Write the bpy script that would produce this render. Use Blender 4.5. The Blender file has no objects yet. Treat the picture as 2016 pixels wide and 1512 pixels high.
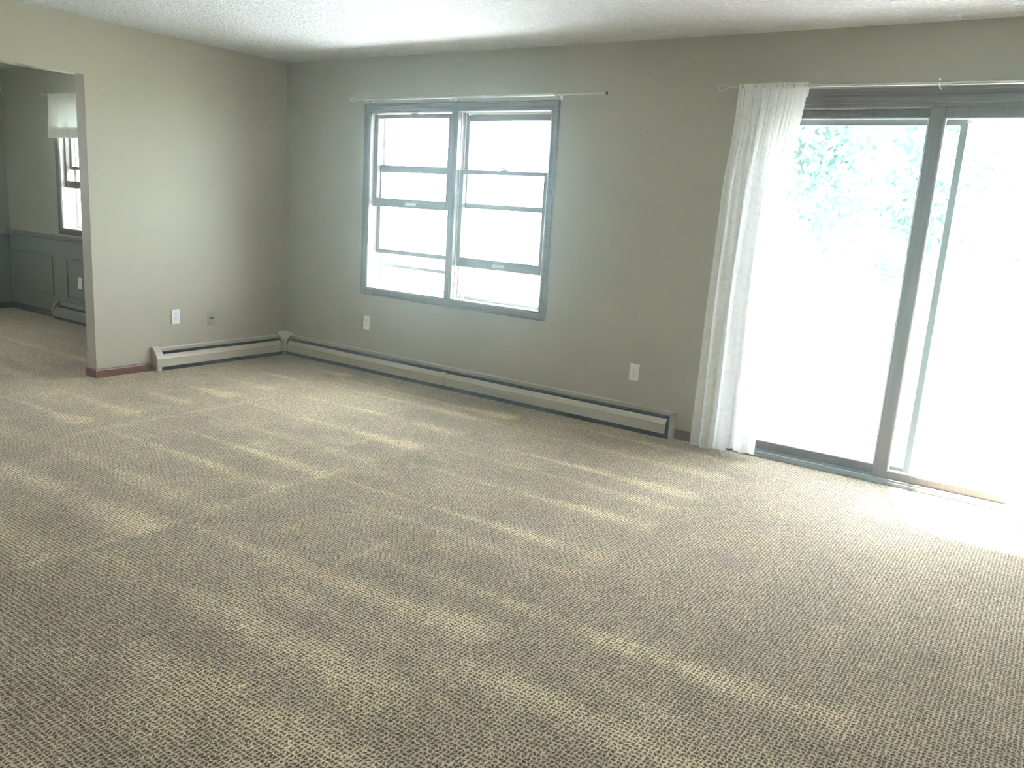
import bpy, bmesh, math, random
from mathutils import Vector, Matrix, Euler, noise
random.seed(7)
S = bpy.context.scene
C = S.collection
R = math.radians
PI = math.pi

# ------------------------------------------------------------------ camera
cam_d = bpy.data.cameras.new('camera'); cam = bpy.data.objects.new('camera', cam_d); C.objects.link(cam)
cam_d.sensor_fit = 'HORIZONTAL'; cam_d.sensor_width = 36.0
cam_d.lens = 36.0 * 1621.82 / 2016.0
cam_d.clip_start = 0.05; cam_d.clip_end = 300
cam.matrix_world = Matrix.Translation((5.72274, -4.88659, 1.38301)) @ (
    Matrix.Rotation(R(33.77136), 4, 'Z') @ Matrix.Rotation(R(77.92107), 4, 'X') @ Matrix.Rotation(R(3.67240), 4, 'Z'))
S.camera = cam

# ------------------------------------------------------------------ world, sun, exposure
S.view_settings.view_transform = 'Standard'
S.view_settings.look = 'None'
S.view_settings.exposure = 0.66
S.view_settings.gamma = 1.0
S.view_settings.use_curve_mapping = False
S.cycles.use_denoising = True
S.cycles.max_bounces = 14
S.cycles.diffuse_bounces = 8
S.cycles.transparent_max_bounces = 16
S.cycles.sample_clamp_indirect = 12.0
S.cycles.caustics_reflective = False
S.cycles.caustics_refractive = False
S.cycles.volume_bounces = 1
S.cycles.volume_step_rate = 4.0

SKY = 19.0
w = bpy.data.worlds.new('sky'); S.world = w; w.use_nodes = True
nt = w.node_tree; nt.nodes.clear()
wo = nt.nodes.new('ShaderNodeOutputWorld'); bg = nt.nodes.new('ShaderNodeBackground')
bg.inputs['Color'].default_value = (0.91, 0.965, 1.11, 1); bg.inputs['Strength'].default_value = SKY
nt.links.new(bg.outputs[0], wo.inputs[0])

sun_d = bpy.data.lights.new('sun', 'SUN'); sun = bpy.data.objects.new('sun', sun_d); C.objects.link(sun)
sun_d.energy = 88.0; sun_d.angle = R(5.0); sun_d.color = (1.0, 0.965, 0.93)
sun.rotation_euler = Vector((0.13, -0.34, -0.90)).to_track_quat('-Z', 'Y').to_euler()

# ------------------------------------------------------------------ materials
def mat(name, col=(.8, .8, .8), rough=.6, metal=0., spec=.5):
    m = bpy.data.materials.new(name); m.use_nodes = True
    b = m.node_tree.nodes['Principled BSDF']
    b.inputs['Base Color'].default_value = (*col, 1); b.inputs['Roughness'].default_value = rough
    b.inputs['Metallic'].default_value = metal; b.inputs['Specular IOR Level'].default_value = spec
    return m
def N(m, t, **kw):
    n = m.node_tree.nodes.new(t)
    for k, v in kw.items(): setattr(n, k, v)
    return n
def L(m, a, b): m.node_tree.links.new(a, b)
def coord(m, scale=(1, 1, 1)):
    t = N(m, 'ShaderNodeTexCoord'); mp = N(m, 'ShaderNodeMapping'); mp.inputs['Scale'].default_value = scale
    L(m, t.outputs['Object'], mp.inputs['Vector']); return mp.outputs['Vector']
def nz(m, vec, scale, detail=2, rough=.5):
    n = N(m, 'ShaderNodeTexNoise'); n.inputs['Scale'].default_value = scale
    n.inputs['Detail'].default_value = detail; n.inputs['Roughness'].default_value = rough
    L(m, vec, n.inputs['Vector']); return n.outputs['Fac']
def ramp(m, fac, stops):
    r = N(m, 'ShaderNodeValToRGB'); e = r.color_ramp.elements
    while len(e) < len(stops): e.new(0.5)
    for el, (p, c) in zip(e, stops): el.position = p; el.color = (*c, 1)
    L(m, fac, r.inputs['Fac']); return r.outputs['Color']
def bump(m, h, strength, dist):
    b = N(m, 'ShaderNodeBump'); b.inputs['Strength'].default_value = strength; b.inputs['Distance'].default_value = dist
    L(m, h, b.inputs['Height']); L(m, b.outputs[0], m.node_tree.nodes['Principled BSDF'].inputs['Normal']); return b
def mth(m, op, a, b=None, clamp=False):
    n = N(m, 'ShaderNodeMath', operation=op, use_clamp=clamp)
    for i, v in enumerate((a, b)):
        if v is None: continue
        if isinstance(v, (int, float)): n.inputs[i].default_value = v
        else: L(m, v, n.inputs[i])
    return n.outputs[0]
def P(m): return m.node_tree.nodes['Principled BSDF']
def setc(m, out): L(m, out, P(m).inputs['Base Color'])

def paint(name, col, rough=.55, spec=.3, bs=.12):
    m = mat(name, col, rough, spec=spec)
    v = coord(m); c2 = tuple(x * .94 for x in col)
    setc(m, ramp(m, nz(m, v, 1.3, 3), [(.35, c2), (.65, col)]))
    bump(m, nz(m, v, 160, 3), bs, .002); return m
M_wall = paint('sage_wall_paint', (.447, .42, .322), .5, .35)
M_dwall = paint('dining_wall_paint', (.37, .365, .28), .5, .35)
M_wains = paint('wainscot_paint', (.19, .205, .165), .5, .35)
def ceiling_mat():
    m = mat('textured_ceiling_paint', (.80, .82, .82), .8, spec=.2); v = coord(m)
    n = N(m, 'ShaderNodeTexNoise'); n.inputs['Scale'].default_value = 36; n.inputs['Detail'].default_value = 4
    n.inputs['Distortion'].default_value = 1.3; L(m, v, n.inputs['Vector'])
    c = ramp(m, n.outputs['Fac'], [(.42, (0, 0, 0)), (.58, (1, 1, 1))])
    setc(m, ramp(m, n.outputs['Fac'], [(.38, (.84, .86, .89)), (.6, (.94, .96, .98))]))
    bump(m, c, 1.0, .011); return m
M_ceil = ceiling_mat()

def wood(name, c1, c2, rough=.35, axis='x'):
    m = mat(name, c1, rough, spec=.5)
    s = {'x': (1.5, 40, 40), 'z': (40, 40, 1.5)}[axis]
    v = coord(m, s)
    f = nz(m, v, 1.6, 5, .6)
    setc(m, ramp(m, f, [(.3, c1), (.7, c2)])); bump(m, f, .12, .002); return m
M_woodx = wood('stained_window_wood', (.105, .082, .078), (.170, .132, .122), .38, 'x')
M_woodz = wood('stained_window_wood_upright', (.105, .082, .078), (.170, .132, .122), .38, 'z')
M_base = wood('red_brown_baseboard_wood', (.125, .050, .036), (.205, .088, .064), .4, 'x')
M_vinyl = mat('white_window_track', (.80, .80, .74), .45)
M_alu = mat('white_storm_aluminium', (.50, .53, .52), .4)
M_alug = mat('grey_storm_aluminium', (.27, .30, .30), .4, .3)
M_plastic = mat('white_plastic', (.85, .86, .83), .35)
M_slot = mat('dark_slot', (.03, .03, .03), .6)
M_almond = paint('almond_enamel', (.54, .50, .395), .35, .5, .03)
M_fin = mat('dark_heater_fins', (.045, .05, .055), .5, .4)
M_nickel = mat('brushed_nickel', (.62, .61, .56), .28, 1.0)
M_whitemetal = mat('white_screw_knob', (.85, .86, .82), .35)
M_thread = mat('pulled_yarn', (.9, .86, .74), .9)
M_dheat = paint('painted_heater_enamel', (.25, .265, .225), .4, .4, .03)
M_soil = mat('added_mulch', (.10, .08, .06), .95)
M_conc = paint('pale_patio_concrete', (.84, .85, .87), .8, .2, .3)
M_eave = mat('white_soffit', (.75, .75, .72), .7)
def lawn_mat():
    m = mat('lawn_grass', (.2, .3, .1), .9); v = coord(m)
    setc(m, ramp(m, nz(m, v, 6, 6), [(.3, (.22, .27, .17)), (.7, (.34, .40, .27))])); return m
M_lawn = lawn_mat()
def leaf_mat():
    m = mat('tree_leaves', (.16, .30, .10), .6); v = coord(m)
    setc(m, ramp(m, nz(m, v, 3, 3), [(.3, (.19, .30, .28)), (.7, (.28, .40, .37))])); return m
M_leaf = leaf_mat()
M_bark = mat('tree_bark', (.34, .32, .30), .9)

def glass_mat():
    m = bpy.data.materials.new('clear_pane_glass'); m.use_nodes = True; nt = m.node_tree; nt.nodes.clear()
    o = N(m, 'ShaderNodeOutputMaterial'); t = N(m, 'ShaderNodeBsdfTransparent'); g = N(m, 'ShaderNodeBsdfGlossy')
    t.inputs['Color'].default_value = (.965, .985, .98, 1); g.inputs['Roughness'].default_value = .02
    fr = N(m, 'ShaderNodeLayerWeight'); fr.inputs['Blend'].default_value = .5
    ff = mth(m, 'ADD', mth(m, 'MULTIPLY', mth(m, 'POWER', fr.outputs['Facing'], 5.0), .8), .03)
    mx = N(m, 'ShaderNodeMixShader'); L(m, ff, mx.inputs[0]); L(m, t.outputs[0], mx.inputs[1]); L(m, g.outputs[0], mx.inputs[2])
    L(m, mx.outputs[0], o.inputs[0]); return m
M_glass = glass_mat()
def mesh_screen_mat():
    m = bpy.data.materials.new('insect_screen_mesh'); m.use_nodes = True; nt = m.node_tree; nt.nodes.clear()
    o = N(m, 'ShaderNodeOutputMaterial'); t = N(m, 'ShaderNodeBsdfTransparent'); g = N(m, 'ShaderNodeBsdfDiffuse')
    g.inputs['Color'].default_value = (.25, .27, .27, 1)
    mx = N(m, 'ShaderNodeMixShader'); mx.inputs[0].default_value = .42
    L(m, t.outputs[0], mx.inputs[1]); L(m, g.outputs[0], mx.inputs[2]); L(m, mx.outputs[0], o.inputs[0]); return m
M_screen = mesh_screen_mat()
def fabric(name, col, t_lo, t_hi, pscale, kind='damask', tl_mix=.45):
    m = bpy.data.materials.new(name); m.use_nodes = True; m.node_tree.nodes.clear()
    o = N(m, 'ShaderNodeOutputMaterial'); tr = N(m, 'ShaderNodeBsdfTransparent')
    d = N(m, 'ShaderNodeBsdfDiffuse'); tl = N(m, 'ShaderNodeBsdfTranslucent')
    d.inputs['Color'].default_value = (*col, 1); tl.inputs['Color'].default_value = (*col, 1)
    a = N(m, 'ShaderNodeMixShader'); a.inputs[0].default_value = tl_mix
    L(m, d.outputs[0], a.inputs[1]); L(m, tl.outputs[0], a.inputs[2])
    v = coord(m)
    if kind == 'damask':
        n = N(m, 'ShaderNodeTexNoise'); n.inputs['Scale'].default_value = pscale; n.inputs['Detail'].default_value = 3
        n.inputs['Distortion'].default_value = 2.2; L(m, v, n.inputs['Vector']); f = n.outputs['Fac']
        r = N(m, 'ShaderNodeMapRange'); r.inputs[1].default_value = .50; r.inputs[2].default_value = .60
    else:
        n = N(m, 'ShaderNodeTexVoronoi', feature='DISTANCE_TO_EDGE'); n.inputs['Scale'].default_value = pscale
        L(m, v, n.inputs['Vector']); f = n.outputs['Distance']
        r = N(m, 'ShaderNodeMapRange'); r.inputs[1].default_value = .03; r.inputs[2].default_value = .12
    r.inputs[3].default_value = t_lo; r.inputs[4].default_value = t_hi
    L(m, f, r.inputs[0])
    if kind == 'lace':
        q = N(m, 'ShaderNodeMapRange'); q.inputs[1].default_value = .02; q.inputs[2].default_value = .14
        q.inputs[3].default_value = tl_mix * .35; q.inputs[4].default_value = tl_mix * 1.7; L(m, f, q.inputs[0]); L(m, q.outputs[0], a.inputs[0])
    mx = N(m, 'ShaderNodeMixShader'); L(m, r.outputs[0], mx.inputs[0]); L(m, a.outputs[0], mx.inputs[1]); L(m, tr.outputs[0], mx.inputs[2])
    L(m, mx.outputs[0], o.inputs[0]); return m
M_sheer = fabric('white_damask_sheer', (.96, .965, .95), .03, .10, 16)
M_hem = fabric('white_sheer_doubled', (.95, .955, .94), .01, .03, 16)
M_lace = fabric('white_lace', (.78, .81, .74), .035, .004, 30, 'lace', .045)
M_lace2 = fabric('white_lace_doubled', (.70, .74, .66), .02, .003, 30, 'lace', .03)

def carpet_mat():
    m = mat('looped_beige_carpet', (.5, .45, .36), .95, spec=.12)
    t = N(m, 'ShaderNodeTexCoord'); o = t.outputs['Object']
    wv = N(m, 'ShaderNodeTexNoise'); wv.inputs['Scale'].default_value = 75; wv.inputs['Detail'].default_value = 3; L(m, o, wv.inputs['Vector'])
    s1 = N(m, 'ShaderNodeVectorMath', operation='SUBTRACT'); L(m, wv.outputs['Color'], s1.inputs[0]); s1.inputs[1].default_value = (.5, .5, .5)
    s2 = N(m, 'ShaderNodeVectorMath', operation='SCALE'); L(m, s1.outputs[0], s2.inputs[0]); s2.inputs['Scale'].default_value = .021
    s3 = N(m, 'ShaderNodeVectorMath', operation='ADD'); L(m, o, s3.inputs[0]); L(m, s2.outputs[0], s3.inputs[1])
    sp = N(m, 'ShaderNodeSeparateXYZ'); L(m, s3.outputs[0], sp.inputs[0])
    def tri(c, p):       # 1 on the ridge line, 0 midway between ridges
        f = mth(m, 'FRACT', mth(m, 'DIVIDE', c, p)); return mth(m, 'ABSOLUTE', mth(m, 'SUBTRACT', mth(m, 'MULTIPLY', f, 2.0), 1.0))
    ax = tri(sp.outputs['X'], .0135); ay = tri(sp.outputs['Y'], .0155)
    cordx = mth(m, 'SMOOTH_MIN', 1.0, mth(m, 'MULTIPLY', mth(m, 'POWER', ax, 2.2), 1.1))
    cordy = mth(m, 'MULTIPLY', mth(m, 'POWER', ay, 1.6), .82)
    h = mth(m, 'MAXIMUM', cordx, cordy)
    fib = nz(m, o, 260, 3, .7)
    h2 = mth(m, 'ADD', mth(m, 'MULTIPLY', h, .78), mth(m, 'SUBTRACT', mth(m, 'MULTIPLY', fib, .9), .22))
    col = ramp(m, h2, [(.24, (.085, .055, .022)), (.44, (.27, .198, .100)), (.70, (.66, .535, .32)), (.90, (1.0, .88, .62))])
    at = N(m, 'ShaderNodeAttribute', attribute_name='pile_and_daylight'); pf = at.outputs['Fac']
    big = nz(m, o, .9, 3)
    br = mth(m, 'ADD', mth(m, 'MULTIPLY', pf, .52), mth(m, 'ADD', .76, mth(m, 'MULTIPLY', big, .22)))
    br = mth(m, 'MULTIPLY', br, mth(m, 'ADD', .80, mth(m, 'MULTIPLY', nz(m, o, 38, 2), .36)))
    vm = N(m, 'ShaderNodeVectorMath', operation='SCALE'); L(m, col, vm.inputs[0]); L(m, br, vm.inputs['Scale'])
    tn = N(m, 'ShaderNodeMix', data_type='RGBA', blend_type='MULTIPLY'); tn.inputs[0].default_value = 1.0
    L(m, vm.outputs[0], tn.inputs[6]); L(m, ramp(m, nz(m, o, 3.2, 3), [(.34, (1.0, .965, .95)), (.5, (1, 1, 1)), (.66, (1.0, 1.0, .93))]), tn.inputs[7])
    at2 = N(m, 'ShaderNodeAttribute', attribute_name='stain')
    mx = N(m, 'ShaderNodeMix', data_type='RGBA'); L(m, at2.outputs['Fac'], mx.inputs[0]); L(m, tn.outputs[2], mx.inputs[6]); mx.inputs[7].default_value = (.36, .24, .22, 1)
    setc(m, mx.outputs[2]); bump(m, h2, 1.0, .006)
    P(m).inputs['Sheen Weight'].default_value = .25; P(m).inputs['Sheen Roughness'].default_value = .6
    return m
M_carpet = carpet_mat()

# ------------------------------------------------------------------ mesh helpers
def link(name, bm, m, parent=None, smooth=False):
    me = bpy.data.meshes.new(name); bm.normal_update(); bm.to_mesh(me); bm.free()
    for x in (m if isinstance(m, (list, tuple)) else [m]): me.materials.append(x)
    if smooth:
        for p in me.polygons: p.use_smooth = True
    o = bpy.data.objects.new(name, me); C.objects.link(o)
    if parent is not None:
        o.parent = parent; o.matrix_parent_inverse = Matrix.Translation(-parent.location) if parent.type == 'EMPTY' else Matrix()
    return o
def box(bm, x0, x1, y0, y1, z0, z1, bev=0.):
    vs = [bm.verts.new((x, y, z)) for x in (x0, x1) for y in (y0, y1) for z in (z0, z1)]
    fs = [(0, 1, 3, 2), (4, 6, 7, 5), (0, 4, 5, 1), (2, 3, 7, 6), (0, 2, 6, 4), (1, 5, 7, 3)]
    f = [bm.faces.new([vs[i] for i in q]) for q in fs]
    if bev:
        es = set(e for g in f for e in g.edges)
        bmesh.ops.bevel(bm, geom=list(es), offset=bev, segments=2, affect='EDGES', profile=.5)
def B(*a, **k):
    bm = bmesh.new(); box(bm, *a, **k); return bm
def boxes(lst, bev=0.):
    bm = bmesh.new()
    for b in lst: box(bm, *b, bev=bev)
    return bm
def tube(bm, pts, r, n=12, cap=True):
    pts = [Vector(p) for p in pts]; rings = []; up = None
    for i, p in enumerate(pts):
        a = pts[max(i - 1, 0)]; b = pts[min(i + 1, len(pts) - 1)]; t = (b - a).normalized()
        if up is None:
            up = t.orthogonal().normalized()
        up = (up - t * up.dot(t)).normalized(); s = t.cross(up)
        rr = r[i] if isinstance(r, (list, tuple)) else r
        rings.append([bm.verts.new(p + (up * math.cos(2 * PI * k / n) + s * math.sin(2 * PI * k / n)) * rr) for k in range(n)])
    for a, b in zip(rings, rings[1:]):
        for k in range(n): bm.faces.new((a[k], a[(k + 1) % n], b[(k + 1) % n], b[k]))
    if cap:
        bm.faces.new(rings[0][::-1]); bm.faces.new(rings[-1])
def sphere(bm, c, r, seg=16):
    g = bmesh.ops.create_uvsphere(bm, u_segments=seg, v_segments=seg // 2, radius=r)
    bmesh.ops.translate(bm, verts=g['verts'], vec=c)
def prism(bm, prof, axis, a0, a1):
    """extrude a closed profile of (depth, z) along x (axis 'x', depth = -y) or y (axis 'y', depth = +x)."""
    def pt(d, z, a): return (a, -d, z) if axis == 'x' else (d, a, z)
    A = [bm.verts.new(pt(d, z, a0)) for d, z in prof]; Bv = [bm.verts.new(pt(d, z, a1)) for d, z in prof]
    n = len(prof)
    for i in range(n): bm.faces.new((A[i], A[(i + 1) % n], Bv[(i + 1) % n], Bv[i]))
    bm.faces.new(A[::-1]); bm.faces.new(Bv)
    bmesh.ops.recalc_face_normals(bm, faces=bm.faces)
def frame_bm(x0, x1, z0, z1, wl, wr, wt, wb, y0, y1, bev=.002):
    """rectangular frame with butt joints facing the room, standing in the xz plane."""
    return boxes([(x0, x0 + wl, y0, y1, z0, z1), (x1 - wr, x1, y0, y1, z0, z1),
                  (x0 + wl, x1 - wr, y0, y1, z1 - wt, z1), (x0 + wl, x1 - wr, y0, y1, z0, z0 + wb)], bev)
def casing_bm(x0, x1, z0, z1, wd, y, sides='LRTB'):
    """mitred moulded casing: profile across its width, standing proud of the wall at y by up to 18 mm."""
    prof = [(0, 0), (0, .014), (.006, .019), (.014, .019), (.018, .015), (.036, .012), (.042, .016), (.050, .016), (wd - .004, .010), (wd, .008), (wd, 0)]
    bm = bmesh.new()
    def seg(corners):     # corners: function (inset)-> two points
        a = [bm.verts.new((*(lambda p: (p[0], y - h, p[1]))(corners(i)[0]),)) for i, h in prof]
        b = [bm.verts.new((*(lambda p: (p[0], y - h, p[1]))(corners(i)[1]),)) for i, h in prof]
        n = len(prof)
        for i in range(n): bm.faces.new((a[i], a[(i + 1) % n], b[(i + 1) % n], b[i]))
        bm.faces.new(a[::-1]); bm.faces.new(b)
    bt = 'B' in sides
    if 'T' in sides: seg(lambda i: ((x0 + i, z1 - i), (x1 - i, z1 - i)))
    if bt: seg(lambda i: ((x0 + i, z0 + i), (x1 - i, z0 + i)))
    lo = (lambda i: z0 + i) if bt else (lambda i: z0)
    if 'L' in sides: seg(lambda i: ((x0 + i, lo(i)), (x0 + i, z1 - i)))
    if 'R' in sides: seg(lambda i: ((x1 - i, lo(i)), (x1 - i, z1 - i)))
    bmesh.ops.recalc_face_normals(bm, faces=bm.faces); return bm
def props(o, label=None, cat=None, group=None, kind=None):
    if label: o['label'] = label
    if cat: o['category'] = cat
    if group: o['group'] = group
    if kind: o['kind'] = kind
    return o
def thing(name, loc, label, cat, group=None, kind=None):
    o = bpy.data.objects.new(name, None); C.objects.link(o); o.location = loc; o.empty_display_size = .1
    return props(o, label, cat, group, kind)
def struct(name, bm, m, label, cat, parent=None):
    o = link(name, bm, m, parent); return props(o, label, cat, None, 'structure')
def wall_panels(axis, a0, a1, z0, z1, t0, t1, holes):
    """solid wall slab along x or y with rectangular holes [(a0,a1,z0,z1)]."""
    cuts = sorted({a0, a1, *[h[0] for h in holes], *[h[1] for h in holes]}); bm = bmesh.new()
    for c0, c1 in zip(cuts, cuts[1:]):
        segs = [(z0, z1)]
        for h in holes:
            if h[0] <= c0 + 1e-6 and h[1] >= c1 - 1e-6:
                ns = []
                for s in segs:
                    if h[2] > s[0]: ns.append((s[0], min(h[2], s[1])))
                    if h[3] < s[1]: ns.append((max(h[3], s[0]), s[1]))
                segs = ns
        for s in segs:
            if s[1] - s[0] > 1e-4:
                if axis == 'x': box(bm, c0, c1, t0, t1, s[0], s[1])
                else: box(bm, t0, t1, c0, c1, s[0], s[1])
    bmesh.ops.remove_doubles(bm, verts=bm.verts, dist=1e-5)
    return bm

H = 2.44
F = -.010                     # carpet surface
XR, YR = 7.0, -7.0           # right wall, rear wall
OY = -1.73                   # end of the left wall (opening to the dining room starts)
OY2 = -3.55
DX, DY = -3.72, -.554        # dining room left wall and window wall
DZ_Y = -4.6

# ------------------------------------------------------------------ room shell
WX0, WX1, WZ0, WZ1 = .978, 2.640, .675, 2.038      # window opening
GX0, GX1, GZ1 = 4.095, 5.870, 2.045                # sliding door opening
struct('wall_back', wall_panels('x', -.12, XR + .12, F, H, 0, .16, [(WX0, WX1, WZ0, WZ1), (GX0, GX1, F, GZ1)]), M_wall,
       'sage green back wall holding the double window and the sliding glass door', 'wall')
lw = boxes([(-.115, 0, OY, 0, F, H), (-.115, 0, OY2, OY, 2.074, H), (-.115, 0, YR, OY2, F, H)])
struct('wall_left', lw, M_wall, 'sage green left wall that ends at the wide opening to the dining room', 'wall')
RW = (-5.2, -4.2, 1.0, 2.0)
struct('wall_right', wall_panels('y', YR, 0, F, H, XR, XR + .14, []), M_wall, 'sage wall on the right, outside the frame', 'wall')
struct('wall_rear', wall_panels('x', -.115, XR + .14, F, H, YR - .14, YR, []), M_wall, 'sage wall behind the camera', 'wall')
DWX0, DWX1, DWZ0, DWZ1 = -2.625, -1.80, .905, 2.06
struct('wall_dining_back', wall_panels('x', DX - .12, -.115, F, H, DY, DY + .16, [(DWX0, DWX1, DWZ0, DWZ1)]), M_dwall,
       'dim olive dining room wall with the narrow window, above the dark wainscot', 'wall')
struct('wall_dining_left', wall_panels('y', DZ_Y, DY, F, H, DX - .12, DX, [(-4.35, -3.65, 1.0, 1.95)]), M_dwall, 'far left wall of the dim dining room', 'wall')  # unseen window opening added here to brighten the dining room
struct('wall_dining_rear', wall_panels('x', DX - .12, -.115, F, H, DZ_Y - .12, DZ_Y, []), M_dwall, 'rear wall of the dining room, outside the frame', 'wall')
cb = boxes([(-.115, XR + .14, YR - .14, .16, H, H + .1), (DX - .12, -.115, DZ_Y - .12, DY + .16, H, H + .1)])
struct('ceiling', cb, M_ceil, 'white stippled textured ceiling', 'ceiling')

# floor : one carpet running through both rooms, with vacuum lay marks and a daylight pool painted in, stored as a pile direction value
def pile_and_daylight(x, y):
    v = 0.
    def nse(s, k=0): return noise.noise(Vector((x * s, y * s, k * 7.3)))
    # strokes of the vacuum cleaner run along x; each is thin where it starts and fans out where it stops
    bands = [(-3.6, -.1, [-1.0, -1.25, -1.5, -1.85, -2.1, -2.5, -3.0, -3.5]), (.15, 1.06, [-.32, -.72, -1.07, -1.42, -1.72, -2.13, -2.44, -2.84, -3.2]), (1.12, 2.75, [-.42, -.62, -1.0, -1.41, -1.78, -2.1, -2.40, -2.76, -3.09, -3.5]),
             (2.80, 4.30, [-.28, -.62, -1.02, -1.26, -1.60, -2.05, -2.26, -2.88, -3.31, -3.8]), (3.5, 5.4, [-2.6, -3.05, -3.6, -4.1])]
    for b0, b1, ys in bands:
        if b0 <= x <= b1 + .05:
            t = (x - b0) / (b1 - b0)
            for i, yc in enumerate(ys):
                w_ = .010 + .060 * t ** 2.0 + .05 * max(0., -y - 2.3)
                yy = yc + .03 * noise.noise(Vector((x * .8, yc * 3, 1))) + (.04 * t)
                d = (y - yy) / w_
                amp = (.74 + .26 * math.sin(i * 2.4 + b0)) * (.45 + .65 * t) * max(0., 1 + 1.1 * nse(4, 8))
                if x > b1 - .04: amp *= max(0, (b1 + .05 - x) / .09)
                v += amp * math.exp(-d * d)
    # seams left where the strokes turn round, running along y
    for xs, y0, y1 in ((1.245, -2.6, -1.15), (2.735, -3.6, -1.9), (3.55, -2.85, -2.45), (2.44, -2.2, -1.3)):
        if y0 < y < y1: v += .45 * math.exp(-((x - xs - .02 * nse(1.5)) / .018) ** 2)
    # window daylight pool painted into the carpet tone, another lighter patch, then footprints
    v += .50 * math.exp(-(((x - 1.5) / .95) ** 2 + ((y + 1.25) / .62) ** 2)) * (.75 + .9 * nse(2.2, 2))
    v += .28 * math.exp(-(((x - .4) / .7) ** 2 + ((y + 2.1) / .5) ** 2)) * (1 + nse(3, 4))
    v += .36 * nse(1.1, 3) + .24 * nse(4.2, 5) + .18 * nse(9.5, 7)
    for fx, fy in ((1.95, -1.75), (2.15, -1.95), (2.3, -1.6), (1.62, -1.85), (1.9, -2.4), (2.9, -1.85), (4.05, -1.55), (4.45, -2.35), (4.65, -2.6), (3.75, -2.35), (4.55, -3.0), (4.9, -2.85), (1.0, -2.35), (2.6, -1.3), (3.0, -1.45)):
        d = ((x - fx) / .13) ** 2 + ((y - fy) / .05) ** 2
        if d < 6: v += .34 * math.exp(-d) * (1 + .8 * nse(9, 6))
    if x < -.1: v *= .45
    return max(-.35, min(1.2, v))
def carpet():
    bm = bmesh.new(); la = None
    nx, ny = 480, 340; x0, x1, y0, y1 = -3.84, XR + .14, DZ_Y, .16
    lay = bm.verts.layers.float.new('pile_and_daylight'); st = bm.verts.layers.float.new('stain')
    g = []
    xs = [x0 + (x1 - x0) * i / nx for i in range(nx + 1)]; ys = [y0 + (y1 - y0) * j / ny for j in range(ny + 1)]
    for x in xs:
        row = []
        for y in ys:
            v = bm.verts.new((x, y, F)); v[lay] = pile_and_daylight(x, y)
            v[st] = .40 * math.exp(-(((x - 4.70) / .09) ** 2 + ((y + 1.655) / .06) ** 2)); row.append(v)
        g.append(row)
    for i in range(nx):
        for j in range(ny): bm.faces.new((g[i][j], g[i + 1][j], g[i + 1][j + 1], g[i][j + 1]))
    box(bm, x0, x1, y0, y1, -.12, -.02)
    box(bm, -.115, XR + .14, YR - .14, y0, -.12, F)
    return bm
struct('floor', carpet(), M_carpet, 'beige looped wall-to-wall carpet with pale vacuum cleaner marks', 'floor')

# ------------------------------------------------------------------ baseboards and dining trim
def bb(x0, x1, y, name, label, m=M_base):
    bm = bmesh.new(); prism(bm, [(0, F), (.013, F), (.013, .040), (.009, .050), (0, .052)], 'x', x0, x1)
    bmesh.ops.translate(bm, verts=bm.verts, vec=(0, y, 0)); struct(name, bm, m, label, 'baseboard')
bb(3.745, 4.022, 0, 'baseboard_back', 'short reddish brown baseboard between the long heater and the sheer curtain')
bb(5.95, XR, 0, 'baseboard_right', 'wooden baseboard right of the sliding door')
bm = bmesh.new(); prism(bm, [(0, F), (.013, F), (.013, .040), (.009, .050), (0, .052)], 'y', OY - .013, -1.312)
box(bm, -.128, .0, OY - .013, OY, F, .050)
struct('baseboard_left', bm, M_base, 'reddish brown baseboard left of the short heater, turning round the wall end', 'baseboard')
M_dbase = wood('dark_dining_baseboard', (.05, .045, .045), (.085, .07, .065), .4, 'x')
bb(DX, -2.775, DY - .012, 'baseboard_dining_back', 'dark baseboard under the dining room wainscot', M_dbase)
bm = B(DX, DX + .025, DZ_Y, DY - .02, F, .055); struct('baseboard_dining_left', bm, M_dbase, 'dark baseboard at the far left of the dining room', 'baseboard')
struct('trim_1', boxes([(DX, -.115, DY - .012, DY, F, .775), (DX, DX + .012, DZ_Y, DY - .012, F, .775)]), M_wains,
       'dark green grey wainscot board on the dining room walls', 'wainscot')
bm = bmesh.new(); prism(bm, [(0, .765), (.022, .765), (.022, .778), (.014, .786), (.014, .800), (.034, .808), (.034, .822), (0, .822)], 'x', DX, -.115)
bmesh.ops.translate(bm, verts=bm.verts, vec=(0, DY, 0))
struct('trim_2', bm, M_wains, 'chair rail capping the dark wainscot under the dining window', 'chair rail')
def pmould(x0, x1, z0, z1, name, label):
    bm = bmesh.new(); w_ = .022
    for a in ((x0, x0 + w_, z0, z1), (x1 - w_, x1, z0, z1), (x0 + w_, x1 - w_, z0, z0 + w_), (x0 + w_, x1 - w_, z1 - w_, z1)):
        box(bm, a[0], a[1], DY - .024, DY - .012, a[2], a[3], bev=.004)
    struct(name, bm, M_wains, label, 'moulding')
pmould(-3.665, -2.84, .212, .617, 'trim_3', 'wide rectangular picture-frame moulding on the wainscot, left of the dining window')
pmould(-2.585, -1.76, .205, .613, 'trim_4', 'rectangular picture-frame moulding on the wainscot below the dining window')

# ------------------------------------------------------------------ double window (window_1)
win = thing('window_1', (1.81, 0, WZ0), 'twin double-hung window with dark wood casing and half-raised sashes', 'window', kind='structure')
link('casing', casing_bm(.918, 2.700, .618, 2.098, .062, 0), M_woodx, win)
link('mullion', boxes([(1.788, 1.852, -.012, .115, WZ0, WZ1), (1.806, 1.834, -.018, -.010, WZ0, WZ1)], .002), M_woodz, win)
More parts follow.
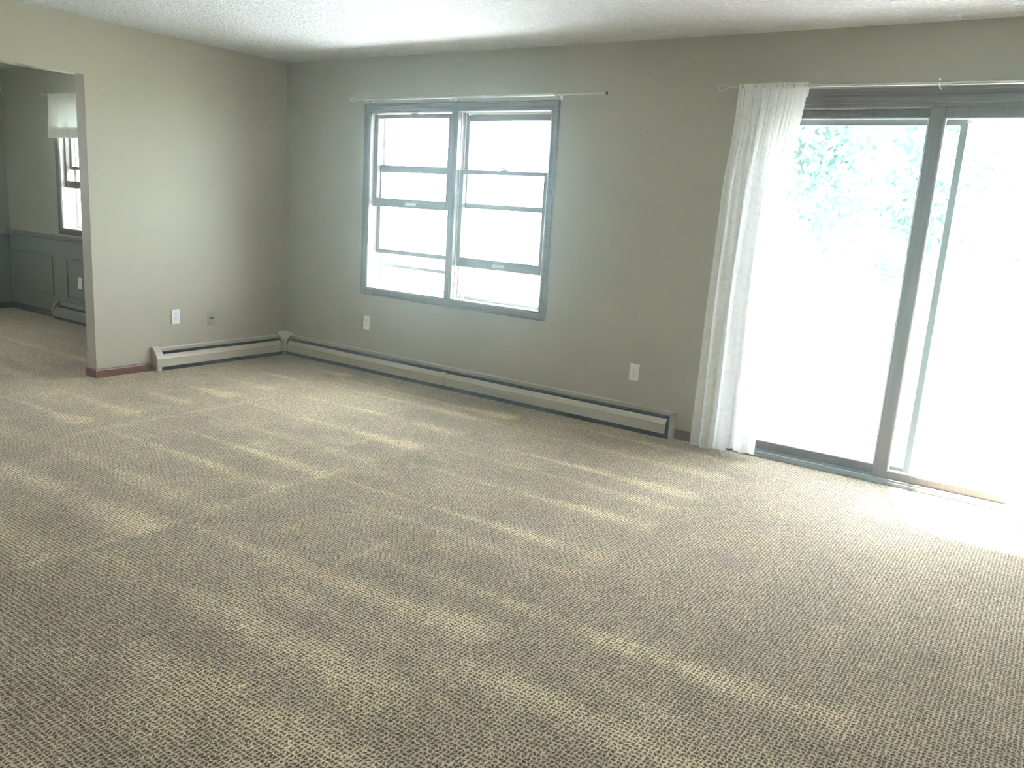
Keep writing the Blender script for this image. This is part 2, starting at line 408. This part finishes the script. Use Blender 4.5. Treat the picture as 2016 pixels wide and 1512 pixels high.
# white jamb liners and sill
jl = boxes([(WX0, WX0 + .004, .0, .16, WZ0, WZ1), (WX1 - .004, WX1, .0, .16, WZ0, WZ1), (WX0, WX1, .0, .16, WZ1 - .006, WZ1)])
for xx, s in ((WX0 + .004, 1), (1.852, 1), (1.788, -1), (WX1 - .004, -1)):
    for y0_, y1_, w_ in ((.028, .034, .004), (.072, .080, .008), (.118, .126, .012)):
        a, b = sorted((xx, xx + s * w_)); box(jl, a, b, y0_, y1_, WZ0, WZ1)
link('jamb_liner', jl, M_vinyl, win)
sl = bmesh.new()
for a, b in ((WX0, 1.788), (1.852, WX1)):
    vs = [(a, .0, WZ0 - .002), (b, .0, WZ0 - .002), (b, .0, WZ0 + .004), (a, .0, WZ0 + .004), (a, .16, WZ0 - .012), (b, .16, WZ0 - .012), (b, .16, WZ0 - .004), (a, .16, WZ0 - .004)]
    v = [sl.verts.new(p) for p in vs]
    for q in ((0, 1, 2, 3), (4, 7, 6, 5), (3, 2, 6, 7), (0, 4, 5, 1), (0, 3, 7, 4), (1, 5, 6, 2)): sl.faces.new([v[i] for i in q])
link('window_sill', sl, M_vinyl, win)
def sash(x0, x1, z0, z1, y0, y1, wl, wr, wt, wb, parent, lift=False, lock=False, label=None, m=M_woodx):
    s = link('sash', frame_bm(x0, x1, z0, z1, wl, wr, wt, wb, y0, y1, .003), m, parent)
    if label: s['label'] = label
    ym = (y0 + y1) / 2
    link('pane', B(x0 + wl - .003, x1 - wr + .003, ym - .002, ym + .002, z0 + wb - .003, z1 - wt + .003), M_glass, s)
    xm = (x0 + x1) / 2
    if lift:
        link('sash_lift', boxes([(xm - .055, xm + .055, y0 - .003, y0, z0 + wb * .32, z0 + wb * .62), (xm - .050, xm + .050, y0 - .012, y0 - .002, z0 + wb * .30, z0 + wb * .42)], .001), M_nickel, s)
    if lock:
        bm = boxes([(xm - .032, xm + .032, y0 + .004, y1 - .004, z1, z1 + .006)], .001)
        tube(bm, [(xm, ym, z1 + .005), (xm, ym, z1 + .014)], .009, 12); tube(bm, [(xm, ym, z1 + .012), (xm - .035, ym - .006, z1 + .020)], [.006, .004], 8)
        link('sash_lock', bm, M_alug, s)
    return s
sash(.982, 1.788, 1.326, 2.024, .035, .071, .040, .062, .030, .066, win, lift=True, lock=True, label='raised inner sash of the left window')
sash(.984, 1.786, .957, 1.646, .081, .117, .040, .060, .052, .033, win, label='outer sash of the left window, let down halfway')
sash(1.852, 2.636, .926, 1.630, .035, .071, .034, .050, .028, .069, win, lift=True, lock=True, label='inner sash of the right window, slightly raised')
sash(1.854, 2.632, 1.356, 2.020, .081, .117, .034, .050, .044, .036, win, label='outer sash of the right window')
def storm(x0, x1, z0, z1, zmid, parent):
    s = link('storm_frame', frame_bm(x0, x1, z0, z1, .028, .028, .03, .028, .134, .150, .002), M_alu, parent)
    if zmid: link('storm_bar', B(x0 + .028, x1 - .028, .136, .148, zmid, zmid + .026, bev=.002), M_alug, s)
    link('storm_glass', B(x0 + .026, x1 - .026, .141, .143, (zmid or z0) + .02, z1 - .028), M_glass, s)
    for xx in (x0 + .045, x1 - .075): link('storm_latch', B(xx, xx + .03, .126, .136, z0 + .030, z0 + .040, bev=.001), M_slot, s)
storm(WX0 + .006, 1.788, .690, WZ1 - .006, .845, win)
storm(1.852, WX1 - .006, .676, WZ1 - .006, None, win)

# ------------------------------------------------------------------ dining window (window_2)
dw = thing('window_2', (-2.2, DY, DWZ0), 'narrow dark-framed window in the dining room, below the lace valance', 'window', kind='structure')
link('casing', casing_bm(-2.687, -1.738, .845, 2.122, .062, DY), M_woodx, dw)
link('jamb_liner', boxes([(DWX0, DWX0 + .006, DY, DY + .16, DWZ0, DWZ1), (DWX1 - .006, DWX1, DY, DY + .16, DWZ0, DWZ1), (DWX0, DWX1, DY, DY + .16, DWZ1 - .006, DWZ1)]), M_vinyl, dw)
link('window_sill', B(DWX0, DWX1, DY, DY + .16, DWZ0 - .008, DWZ0 + .002), M_vinyl, dw)
sash(DWX0 + .006, DWX1 - .006, 1.296, 2.040, DY + .035, DY + .071, .034, .05, .03, .068, dw, lift=True, label='raised inner sash of the dining window')
sash(DWX0 + .008, DWX1 - .008, 1.472, 2.05, DY + .081, DY + .117, .05, .05, .05, .03, dw, label='outer sash of the dining window')
s = link('storm_frame', frame_bm(DWX0 + .006, DWX1 - .006, DWZ0 + .002, DWZ1 - .006, .028, .028, .03, .03, DY + .134, DY + .150, .002), M_alu, dw)
link('storm_glass', B(DWX0 + .03, DWX1 - .03, DY + .141, DY + .143, DWZ0 + .03, DWZ1 - .03), M_glass, s)

# ------------------------------------------------------------------ sliding glass door (door_1)
dr = thing('door_1', ((GX0 + GX1) / 2, 0, 0), 'sliding glass patio door in dark wood frame with bright garden behind', 'door', kind='structure')
link('casing', casing_bm(4.022, 5.946, F, 2.124, .078, 0, 'LRT'), M_woodx, dr)
link('door_frame', boxes([(GX0, GX0 + .03, .0, .16, F, GZ1), (GX1 - .03, GX1, .0, .16, F, GZ1), (GX0 + .03, GX1 - .03, .0, .16, GZ1 - .020, GZ1)], .002), M_woodz, dr)
th = boxes([(GX0 + .03, GX1 - .03, -.008, .16, F, .010), (GX0 + .03, GX1 - .03, .0, .010, .010, .022), (GX0 + .03, GX1 - .03, .056, .064, .010, .024), (GX0 + .03, GX1 - .03, .112, .118, .010, .022)], .002)
link('threshold', th, M_alug, dr)
def panel(x0, x1, y0, y1, z0, z1, wl, wr, wt, wb, label, handle=None):
    p = link('door_panel', frame_bm(x0, x1, z0, z1, wl, wr, wt, wb, y0, y1, .004), M_woodz, dr); p['label'] = label
    ym = (y0 + y1) / 2
    link('pane', B(x0 + wl - .004, x1 - wr + .004, ym - .004, ym + .004, z0 + wb - .004, z1 - wt + .004), M_glass, p)
    link('glazing_bead', frame_bm(x0 + wl, x1 - wr, z0 + wb, z1 - wt, .007, .007, .007, .007, y0 + .004, y1 - .004, .001), M_alu, p)
    if handle: 
        bm = bmesh.new(); hx = handle
        box(bm, hx - .016, hx + .016, y0 - .006, y0, .90, 1.14, bev=.003)
        tube(bm, [(hx, y0 - .004, .93), (hx, y0 - .04, .94), (hx, y0 - .045, 1.02), (hx, y0 - .04, 1.10), (hx, y0 - .004, 1.11)], .008, 10)
        link('door_handle', bm, M_nickel, p)
panel(GX0 + .03, 5.010, .068, .106, .014, 2.026, .07, .073, .042, .055, 'fixed left glass panel set further out')
panel(4.944, GX1 - .03, .016, .054, .014, 2.028, .073, .073, .052, .048, 'sliding right glass panel in front', handle=5.80)
sc = link('screen_door', frame_bm(GX0 + .035, 5.119, .022, 1.986, .036, .036, .040, .05, .122, .140, .003), M_alug, dr)
sc['label'] = 'slim metal frame of the sliding insect screen'
link('screen_mesh', B(GX0 + .069, 5.085, .1305, .1315, .07, 1.948), M_screen, sc)
bm = bmesh.new(); tube(bm, [(5.122, .12, 1.965), (5.122, .142, 1.965)], .012, 12); box(bm, 5.117, 5.135, .126, .138, 1.955, 1.975)
link('screen_roller', bm, M_plastic, sc)

# ------------------------------------------------------------------ baseboard heaters
PB = [(0, .0), (0, .163), (.010, .161), (.014, .154), (.012, .151), (.005, .152), (.005, .0)]
PC = [(.045, .113), (.048, .116), (.070, .089), (.073, .083), (.070, .077), (.070, .024), (.066, .020), (.066, .076), (.067, .085), (.043, .111)]
PF = [(.006, -.01), (.006, .124), (.036, .104), (.042, .100), (.060, .080), (.060, .004), (.060, -.01)]
def hx(prof, a0, a1, y=0):
    bm = bmesh.new(); prism(bm, prof, 'x', a0, a1); bmesh.ops.translate(bm, verts=bm.verts, vec=(0, y, 0)); return bm
def hy(prof, a0, a1):
    bm = bmesh.new(); prism(bm, prof, 'y', a0, a1); return bm
h1 = thing('baseboard_heater', (2, 0, 0), 'long almond metal baseboard heater under the double window', 'heater')
link('back_plate', hx(PB, .075, 3.735), M_almond, h1)
fc = link('front_cover', hx(PC, .105, 1.872), M_almond, h1); fc['label'] = 'left length of the front cover'
link('splice_plate', hx([(.046, .1195), (.0495, .1225), (.0715, .091), (.0745, .083), (.0735, .060), (.066, .058), (.066, .076), (.043, .116)], 1.838, 1.878), M_almond, h1)
fc = link('front_cover', hx(PC, 1.876, 3.700), M_almond, h1); fc['label'] = 'right length of the front cover'
link('fin_element', hx(PF, .075, 3.722), M_fin, h1)
link('damper', hx([(.016, .131), (.018, .133), (.032, .124), (.030, .121)], .11, 3.70), M_fin, h1)
bm = boxes([(3.722, 3.737, -.062, 0, F, .150)], .003); 
link('end_bracket', bm, M_alug, h1)
bm = boxes([(3.737, 3.742, -.074, 0, .060, .160), (3.737, 3.742, -.070, -.010, F, .056)], .0015)
link('end_cap', bm, M_almond, h1)
h2 = thing('baseboard_heater', (0, -.7, 0), 'short almond metal baseboard heater along the left wall, with end cap', 'heater')
link('back_plate', hy(PB, -1.262, -.075), M_almond, h2)
link('front_cover', hy(PC, -1.268, -.105), M_almond, h2)
link('fin_element', hy(PF, -1.262, -.075), M_fin, h2)
link('damper', hy([(.016, .131), (.018, .133), (.032, .124), (.030, .121)], -1.235, -.11), M_fin, h2)
PE = [(0, .020), (0, .172), (.018, .170), (.024, .164), (.052, .136), (.074, .098), (.077, .088), (.077, .033), (.074, .030)]
bm = hy(PE, -1.300, -1.242); prism(bm, [(.050, F), (.050, .034), (.068, .034), (.068, F)], 'y', -1.292, -1.258)
prism(bm, [(0, F), (0, .028), (.05, .028), (.05, F)], 'y', -1.300, -1.296)
link('end_cap', bm, M_almond, h2)
h3 = thing('baseboard_heater', (-2, DY, 0), 'dark painted baseboard heater below the wainscot in the dining room', 'heater')
for nm, pr, a, b, m_ in (('back_plate', PB, -2.76, -.3, M_dheat), ('front_cover', PC, -2.745, -.3, M_dheat), ('fin_element', PF, -2.755, -.3, M_fin), ('end_cap', PE, -2.772, -2.735, M_dheat)):
    link(nm, hx(pr, a, b, DY - .0125), m_, h3)
# inside corner cover where the two heaters meet
def corner_cover():
    bm = bmesh.new()
    rows = [[(.002, -.104, .182), (.104, -.002, .182)], [(.016, -.100, .170), (.100, -.016, .170)], [(.056, -.094, .131), (.094, -.056, .131)],
            [(.075, -.103, .092), (.103, -.075, .092)], [(.075, -.106, .078), (.106, -.075, .078)], [(.0735, -.106, .028), (.106, -.0735, .028)]]
    mid = [(.030, -.030, .190), (.052, -.052, .172), (.0745, -.0745, .131), (.0765, -.0765, .092), (.0765, -.0765, .078), (.0735, -.0735, .028)]
    g = [[bm.verts.new(r[0]), bm.verts.new(m_), bm.verts.new(r[1])] for r, m_ in zip(rows, mid)]
    for a, b in zip(g, g[1:]):
        for k in (0, 1): bm.faces.new((a[k], b[k], b[k + 1], a[k + 1]))
    c0 = bm.verts.new((.001, -.001, .186)); bm.faces.new((g[0][0], g[0][1], g[0][2], c0))
    bmesh.ops.recalc_face_normals(bm, faces=bm.faces)
    bmesh.ops.solidify(bm, geom=bm.faces[:], thickness=-.0015); return bm
cc = link('corner_cover', corner_cover(), M_almond)
props(cc, 'small almond metal corner cover joining the two heaters in the room corner', 'heater cover')

# ------------------------------------------------------------------ outlets and wall plates
def outlet(loc, rz, label, painted=False, group='wall outlets'):
    """plate faces local -y, origin at its centre on the wall."""
    t = thing('wall_outlet', loc, label, 'outlet', group); t.rotation_euler = (0, 0, rz)
    def add(n, bm, m_, par=t, lab=None):
        o = link(n, bm, m_); o.parent = par; 
        if lab: o['label'] = lab
        return o
    pl = add('cover_plate', B(-.035, .035, -.006, .0, -.057, .057, bev=.0025), M_plastic)
    for s in (-1, 1):
        bm = bmesh.new(); g = bmesh.ops.create_cone(bm, segments=24, radius1=.0168, radius2=.0165, depth=.003, cap_ends=True)
        bmesh.ops.rotate(bm, verts=bm.verts, cent=(0, 0, 0), matrix=Matrix.Rotation(PI / 2, 3, 'X'))
        for v in bm.verts: v.co.z = max(-.0135, min(.0135, v.co.z))
        bmesh.ops.translate(bm, verts=bm.verts, vec=(0, -.0072, s * .0195))
        rc = add('receptacle', bm, M_plastic)
        bm = boxes([(-.0075, -.0050, -.0092, -.0085, s * .0195 + .000, s * .0195 + .009), (.0050, .0075, -.0092, -.0085, s * .0195 + .001, s * .0195 + .008)])
        box(bm, -.0022, .0022, -.0092, -.0085, s * .0195 - .0095, s * .0195 - .0045)
        add('slot', bm, M_slot, rc)
    bm = bmesh.new(); sphere(bm, (0, -.006, 0), .0028, 10); add('screw', bm, M_alug)
    return t
outlet((3.4195, 0, .374), 0, 'white double outlet on the back wall nearest the sheer curtain')
outlet((.988, 0, .385), 0, 'white double outlet on the back wall below the left corner of the window')
outlet((0, -1.0885, .390), -PI / 2 + PI, 'bright white double outlet on the left wall above the short heater')
outlet((-2.340, DY - .012, .390), 0, 'dim white outlet on the dining room wainscot under the window')
t = thing('phone_jack_plate', (0, -.7655, .356), 'wall-coloured phone jack plate on the left wall, right of the white outlet', 'wall plate')
link('cover_plate', B(0, .006, -.7995, -.7315, .3, .412, bev=.002), paint('painted_plate', (.38, .375, .295), .5), t)
link('jack', boxes([(.005, .009, -.773, -.758, .349, .363), (.005, .0075, -.786, -.745, .352, .358)]), M_slot, t)
nb = bmesh.new(); tube(nb, [(3.352, .001, 1.893), (3.352, -.006, 1.8945)], .0022, 8); o = link('nail', nb, M_slot)
props(o, 'tiny nail in the back wall between the window and the curtain', 'nail')

# ------------------------------------------------------------------ curtain rods
def bracket(parent, x, y, z, r, wy=0.):
    bm = bmesh.new()
    box(bm, x - .009, x + .009, wy - .003, wy, z - .030, z + .006, bev=.001)
    tube(bm, [(x, wy - .002, z - .018), (x, wy - .03, z - .018), (x, y, z - r - .004)], .0028, 8)
    tube(bm, [(x, y - r - .003, z + .002)] + [(x, y - (r + .003) * math.cos(a), z - (r + .003) * math.sin(a)) for a in [k * PI / 8 for k in range(9)]] + [(x, y + r + .003, z + .002)], .0025, 8)
    b = link('bracket', bm, M_whitemetal, parent, smooth=False)
    bm = bmesh.new(); tube(bm, [(x, y, z + r - .001), (x, y, z + r + .006)], .002, 8); sphere(bm, (x, y, z + r + .010), .0075, 14)
    link('thumb_screw', bm, M_whitemetal, b, smooth=True)
    bm = bmesh.new(); sphere(bm, (x + .004, wy - .004, z - .022), .0055, 12); link('wall_screw', bm, M_whitemetal, b, smooth=True)
def rod_tubes(parent, segs, y):
    for (xa, xb, z_a, z_b, r) in segs:
        bm = bmesh.new(); tube(bm, [(xa, y, z_a), ((xa + xb) / 2, y, (z_a + z_b) / 2), (xb, y, z_b)], r, 18)
        link('tube', bm, M_nickel, parent, smooth=False)
wr = thing('curtain_rod', (.9, -.08, 2.121), 'bare thin nickel curtain rod above the double window', 'curtain rod')
rod_tubes(wr, [(.905, 2.74, 2.1215, 2.1215, .0085), (2.72, 3.080, 2.1215, 2.1225, .0068)], -.08)
bm = bmesh.new(); tube(bm, [(3.080, -.08, 2.1225), (3.088, -.08, 2.1225)], .0078, 14); link('end_cap', bm, M_slot, wr)
for xb_ in (1.0, 1.815, 2.705): bracket(wr, xb_, -.08, 2.1215, .0085)
def cage_finial(bm, x0, y, z, ln, rr):
    for k in range(5):
        pts = []
        for i in range(15):
            t_ = i / 14; a = 2 * PI * k / 5 + t_ * PI * 1.1; r_ = rr * math.sin(PI * t_) ** .75
            pts.append((x0 - ln * t_, y + r_ * math.cos(a), z + r_ * math.sin(a)))
        tube(bm, pts, .0034, 6)
bm = bmesh.new(); cage_finial(bm, .888, -.08, 2.118, .062, .021)
for xa, r_ in ((.905, .0105), (.893, .0115)): tube(bm, [(xa - .004, -.08, 2.1205), (xa + .004, -.08, 2.1205)], r_, 14)
tube(bm, [(.91, -.08, 2.1212), (.886, -.08, 2.119)], .0055, 10); sphere(bm, (.826, -.08, 2.118), .004, 8)
link('finial', bm, M_nickel, wr, smooth=True)
rd = thing('curtain_rod', (3.9, -.09, 2.135), 'nickel curtain rod with wire loop end above the sliding door', 'curtain rod')
rod_tubes(rd, [(3.905, 5.06, 2.1365, 2.1265, .0085), (5.04, 6.20, 2.1267, 2.1200, .0100)], -.09)
bracket(rd, 4.983, -.09, 2.1272, .0092); bracket(rd, 6.05, -.09, 2.1200, .0105)
bm = bmesh.new(); pts = []
for i in range(25):
    t_ = i / 24; a = PI * 2 * t_
    pts.append((3.852 - .030 * math.cos(a) * 1.0, -.09 + .006 * math.sin(a), 2.1345 + .0195 * math.sin(a) * (.6 + .4 * math.cos(a * .5) ** 2) - .010 * (1 + math.cos(a)) / 2 + .002))
lp = [(3.882, -.088, 2.139), (3.872, -.088, 2.147), (3.858, -.089, 2.1535), (3.842, -.09, 2.153), (3.828, -.091, 2.143), (3.822, -.092, 2.130), (3.828, -.092, 2.119), (3.842, -.091, 2.115), (3.858, -.091, 2.119), (3.872, -.091, 2.129), (3.882, -.091, 2.137)]
tube(bm, lp, .0038, 8)
for ph in (0, PI):
    tube(bm, [(3.880 + .026 * i / 16, -.09 + .0038 * math.cos(ph + i * .85), 2.1375 + .0038 * math.sin(ph + i * .85)) for i in range(17)], .0028, 8)
link('finial', bm, M_nickel, rd, smooth=True)
rv = thing('curtain_rod', (-2.7, DY - .06, 2.15), 'thin rod carrying the lace valance in the dining room', 'curtain rod')
rod_tubes(rv, [(-2.735, -1.69, 2.150, 2.150, .007)], DY - .06)
bm = bmesh.new(); cage_finial(bm, -2.742, DY - .06, 2.150, .055, .018); link('finial', bm, M_nickel, rv, smooth=True)
bracket(rv, -2.66, DY - .06, 2.150, .007, DY); bracket(rv, -1.76, DY - .06, 2.150, .007, DY)

# ------------------------------------------------------------------ curtains
def curtain_panel(name, label, xl, xr, z0, z1, y, n_fold, seed, m, parent_name='curtain', edge_z=None, cat='curtain', hemz=None, gather=3.0, amp=.024, zb=None, group=None):
    rs = random.Random(seed); ph = [rs.uniform(0, 6.28) for _ in range(8)]
    t = thing(name, ((xl(0) + xr(0)) / 2, y, z0), label, cat, group)
    NU, NV = 150, 90
    def pos(u, v):
        z = z0 + (z1 - z0) * v
        wl_, wr_ = xl(v), xr(v)
        g = v ** 5                      # gathers near the rod
        a = amp * (1 - .72 * g) * (.9 + .25 * math.sin(v * 3 + ph[0]))
        uu = u + .025 * math.sin(2 * PI * u * 2 + ph[1] + v * 1.2)
        f = math.sin(2 * PI * n_fold * uu + ph[2] + .5 * math.sin(v * 2.5)) * .62 + math.sin(2 * PI * n_fold * 2.1 * uu + ph[3] - v) * .22
        f2 = 1.5 * noise.noise(Vector((u * 26, v * 3, seed))) + .7 * noise.noise(Vector((u * 55, v * 4, seed + 9)))
        yy = y + a * f * (1 - g) + .008 * f2 * g + .006 * noise.noise(Vector((u * 18, v * 2.5, seed + 3))) * (1 - g) - .012 * (1 - (1 - v) ** 2) * 0 
        xx = wl_ + (wr_ - wl_) * u + .010 * (1 - g) * math.cos(2 * PI * n_fold * uu + ph[2]) * math.sin(PI * u)
        zz = z
        if zb: zz = z + zb(u) * (1 - v) ** 3
        if v > .985: zz += .0035 * noise.noise(Vector((u * 22, seed, 0)))
        return (xx, yy, zz)
    def patch(v0, v1, dv, off, mm, nm, u0=0., u1=1.):
        bm = bmesh.new(); g = []
        nu = max(4, int(NU * (u1 - u0)))
        for j in range(dv + 1):
            v = v0 + (v1 - v0) * j / dv
            row = []
            for i in range(nu + 1):
                p = pos(u0 + (u1 - u0) * i / nu, v); row.append(bm.verts.new((p[0], p[1] + off, p[2])))
            g.append(row)
        for j in range(dv):
            for i in range(nu): bm.faces.new((g[j][i], g[j][i + 1], g[j + 1][i + 1], g[j + 1][i]))
        return link(nm, bm, mm, t, smooth=True)
    hv = ((hemz or (z1 - .075)) - z0) / (z1 - z0)
    patch(0, 1, NV, -.012, m, 'fabric')
    patch(hv, 1, 14, .016, M_hem if m is M_sheer else M_lace2, 'rod_pocket')
    return t, patch
lerp = lambda a, b, t_: a + (b - a) * t_
def sx(pts):
    def f(v):
        for (v0, x0), (v1, x1) in zip(pts, pts[1:]):
            if v <= v1:
                s_ = (v - v0) / (v1 - v0); s_ = s_ * s_ * (3 - 2 * s_); return x0 + (x1 - x0) * s_
        return pts[-1][1]
    return f
ct, cpatch = curtain_panel('curtain', 'white patterned sheer curtain hanging left of the sliding door', sx([(0, 3.892), (.35, 3.900), (.7, 3.915), (.93, 3.945), (1, 3.947)]),
                   sx([(0, 4.300), (.5, 4.275), (.8, 4.300), (1, 4.336)]), .012, 2.152, -.088, 3.6, 11, M_sheer, zb=lambda u: -.008 + (.022 if u > .56 else 0.) - .006 * math.sin(u * 9), amp=.026)
cpatch(0, .012, 2, -.0135, M_hem, 'hem')
cpatch(0, .96, 60, -.0135, M_hem, 'side_hem', .975, 1.)
ct2, cp2 = curtain_panel('curtain', 'white sheer curtain at the right edge of the picture, blown out by daylight', sx([(0, 5.612), (.5, 5.600), (1, 5.66)]), sx([(0, 6.02), (1, 6.02)]), -.002, 2.142, -.09, 3.4, 5, M_sheer, amp=.024)
vl, vp = curtain_panel('valance', 'short white lace valance over the dining room window', sx([(0, -2.695), (1, -2.660)]), sx([(0, -1.72), (1, -1.75)]), 1.757, 2.160, DY - .062, 4.5, 3, M_lace, cat='valance', amp=.010, hemz=2.11)
vp(0, .24, 8, -.003, M_lace2, 'hem_band')

# ------------------------------------------------------------------ loose carpet loops
def loop(pts, label):
    bm = bmesh.new(); tube(bm, pts, .0026, 8); o = link('pulled_yarn_loop', bm, M_thread, smooth=True); props(o, label, 'yarn loop')
loop([(3.630, -2.325, F), (3.624, -2.312, .012), (3.632, -2.298, .019), (3.645, -2.292, .017), (3.655, -2.296, .010), (3.658, -2.305, F)], 'pale loop of pulled yarn standing up from the middle of the carpet')
loop([(.925, -1.475, F), (.918, -1.463, .010), (.925, -1.455, .014), (.936, -1.458, .010), (.940, -1.468, F)], 'small pale yarn loop pulled from the carpet near the left heater')

# ------------------------------------------------------------------ added scattering volume that imitates lens glare around the openings
hm = bpy.data.materials.new('glare_volume'); hm.use_nodes = True; hm.node_tree.nodes.clear()
ho = N(hm, 'ShaderNodeOutputMaterial'); hv_ = N(hm, 'ShaderNodeVolumeScatter'); hv_.inputs['Density'].default_value = .012
hv_.inputs['Anisotropy'].default_value = .86; hv_.inputs['Color'].default_value = (.74, .93, 1, 1); L(hm, hv_.outputs[0], ho.inputs['Volume'])
hz = link('glare_haze', B(.02, XR - .02, YR + .02, -.16, .02, H - .02), hm)
props(hz, 'thin pale volume added to imitate lens glare in front of the bright window and door', 'glare_haze', kind='stuff')

# ------------------------------------------------------------------ outside
def ext(name, bm, m, label, cat): return props(link(name, bm, m), label, cat, None, 'structure')
M_deck = mat('dark_deck_boards', (.20, .20, .20), .8)  # dark deck and step put in to cut light bounced onto the ceiling
ext('deck', B(3.3, 12, 1.7, 6.9, -.32, -.20), M_deck, 'dark deck, put in to cut bounced ceiling light, outside the sliding door', 'deck')
ext('patio', B(-6, 3.3, 1.7, 6.9, -.32, -.20), M_conc, 'pale concrete patio outside the windows', 'patio')
ext('trim_5', B(3.6, 12, .165, 1.7, -.30, -.18), M_deck, 'dark step, toned down to cut bounced ceiling light, outside the sliding door', 'step')
ext('trim_6', B(-6, 3.6, .165, 1.7, -.30, -.22), M_soil, 'unseen dark mulch bed, added to limit ground light, under the double window', 'garden bed')  # unseen dark strip added so ground light meets the ceiling away from the wall
ext('lawn', B(-60, 60, 6.9, 90, -.32, -.21), M_lawn, 'overexposed lawn beyond the patio', 'lawn')
ext('trim_7', boxes([(-.15, 4.70, .165, 1.15, 2.62, 2.75), (-4.2, -.15, -.39, 1.0, 2.62, 2.75), (4.70, 7.4, .165, .42, 2.62, 2.75)]), M_eave, 'unseen roof eave, stepped in depth to block and shape the sun, above the windows', 'eave')  # unseen eave, depth varied to keep sun off windows and limit the door patch
def tree(x, y, h, cr, label, seed):
    rs = random.Random(seed); t = thing('tree', (x, y, -.21), label, 'tree', 'trees beyond the lawn')
    bm = bmesh.new(); tube(bm, [(x, y, -.25), (x + .1, y, h * .3), (x, y + .1, h * .62)], [.22, .17, .08], 10); link('trunk', bm, M_bark, t)
    bm = bmesh.new()
    blobs = [(Vector((x + rs.uniform(-.6, .6) * cr, y + rs.uniform(-.5, .5) * cr, h * rs.uniform(.18, .9))), cr * rs.uniform(.4, .62)) for _ in range(14)]
    for c, r_ in blobs:
        for _ in range(260):
            d = Vector((rs.gauss(0, 1), rs.gauss(0, 1), rs.gauss(0, 1))).normalized() * r_ * rs.uniform(.7, 1.02); p = c + d
            a = Vector((rs.gauss(0, 1), rs.gauss(0, 1), rs.gauss(0, 1))).normalized(); b = a.orthogonal().normalized(); s_ = rs.uniform(.10, .2)
            bm.faces.new([bm.verts.new(p + a * s_), bm.verts.new(p + b * s_ * .5), bm.verts.new(p - a * s_), bm.verts.new(p - b * s_ * .5)])
    link('foliage', bm, M_leaf, t)
tree(3.0, 17, 5.6, 2.2, 'broad washed-out tree straight behind the left door panel', 1)
tree(-1.6, 20, 6.5, 2.6, 'pale tree seen past the curtain edge behind the lawn', 2)
tree(6.3, 21, 6.0, 2.3, 'faint tree seen through the right door panel', 3)
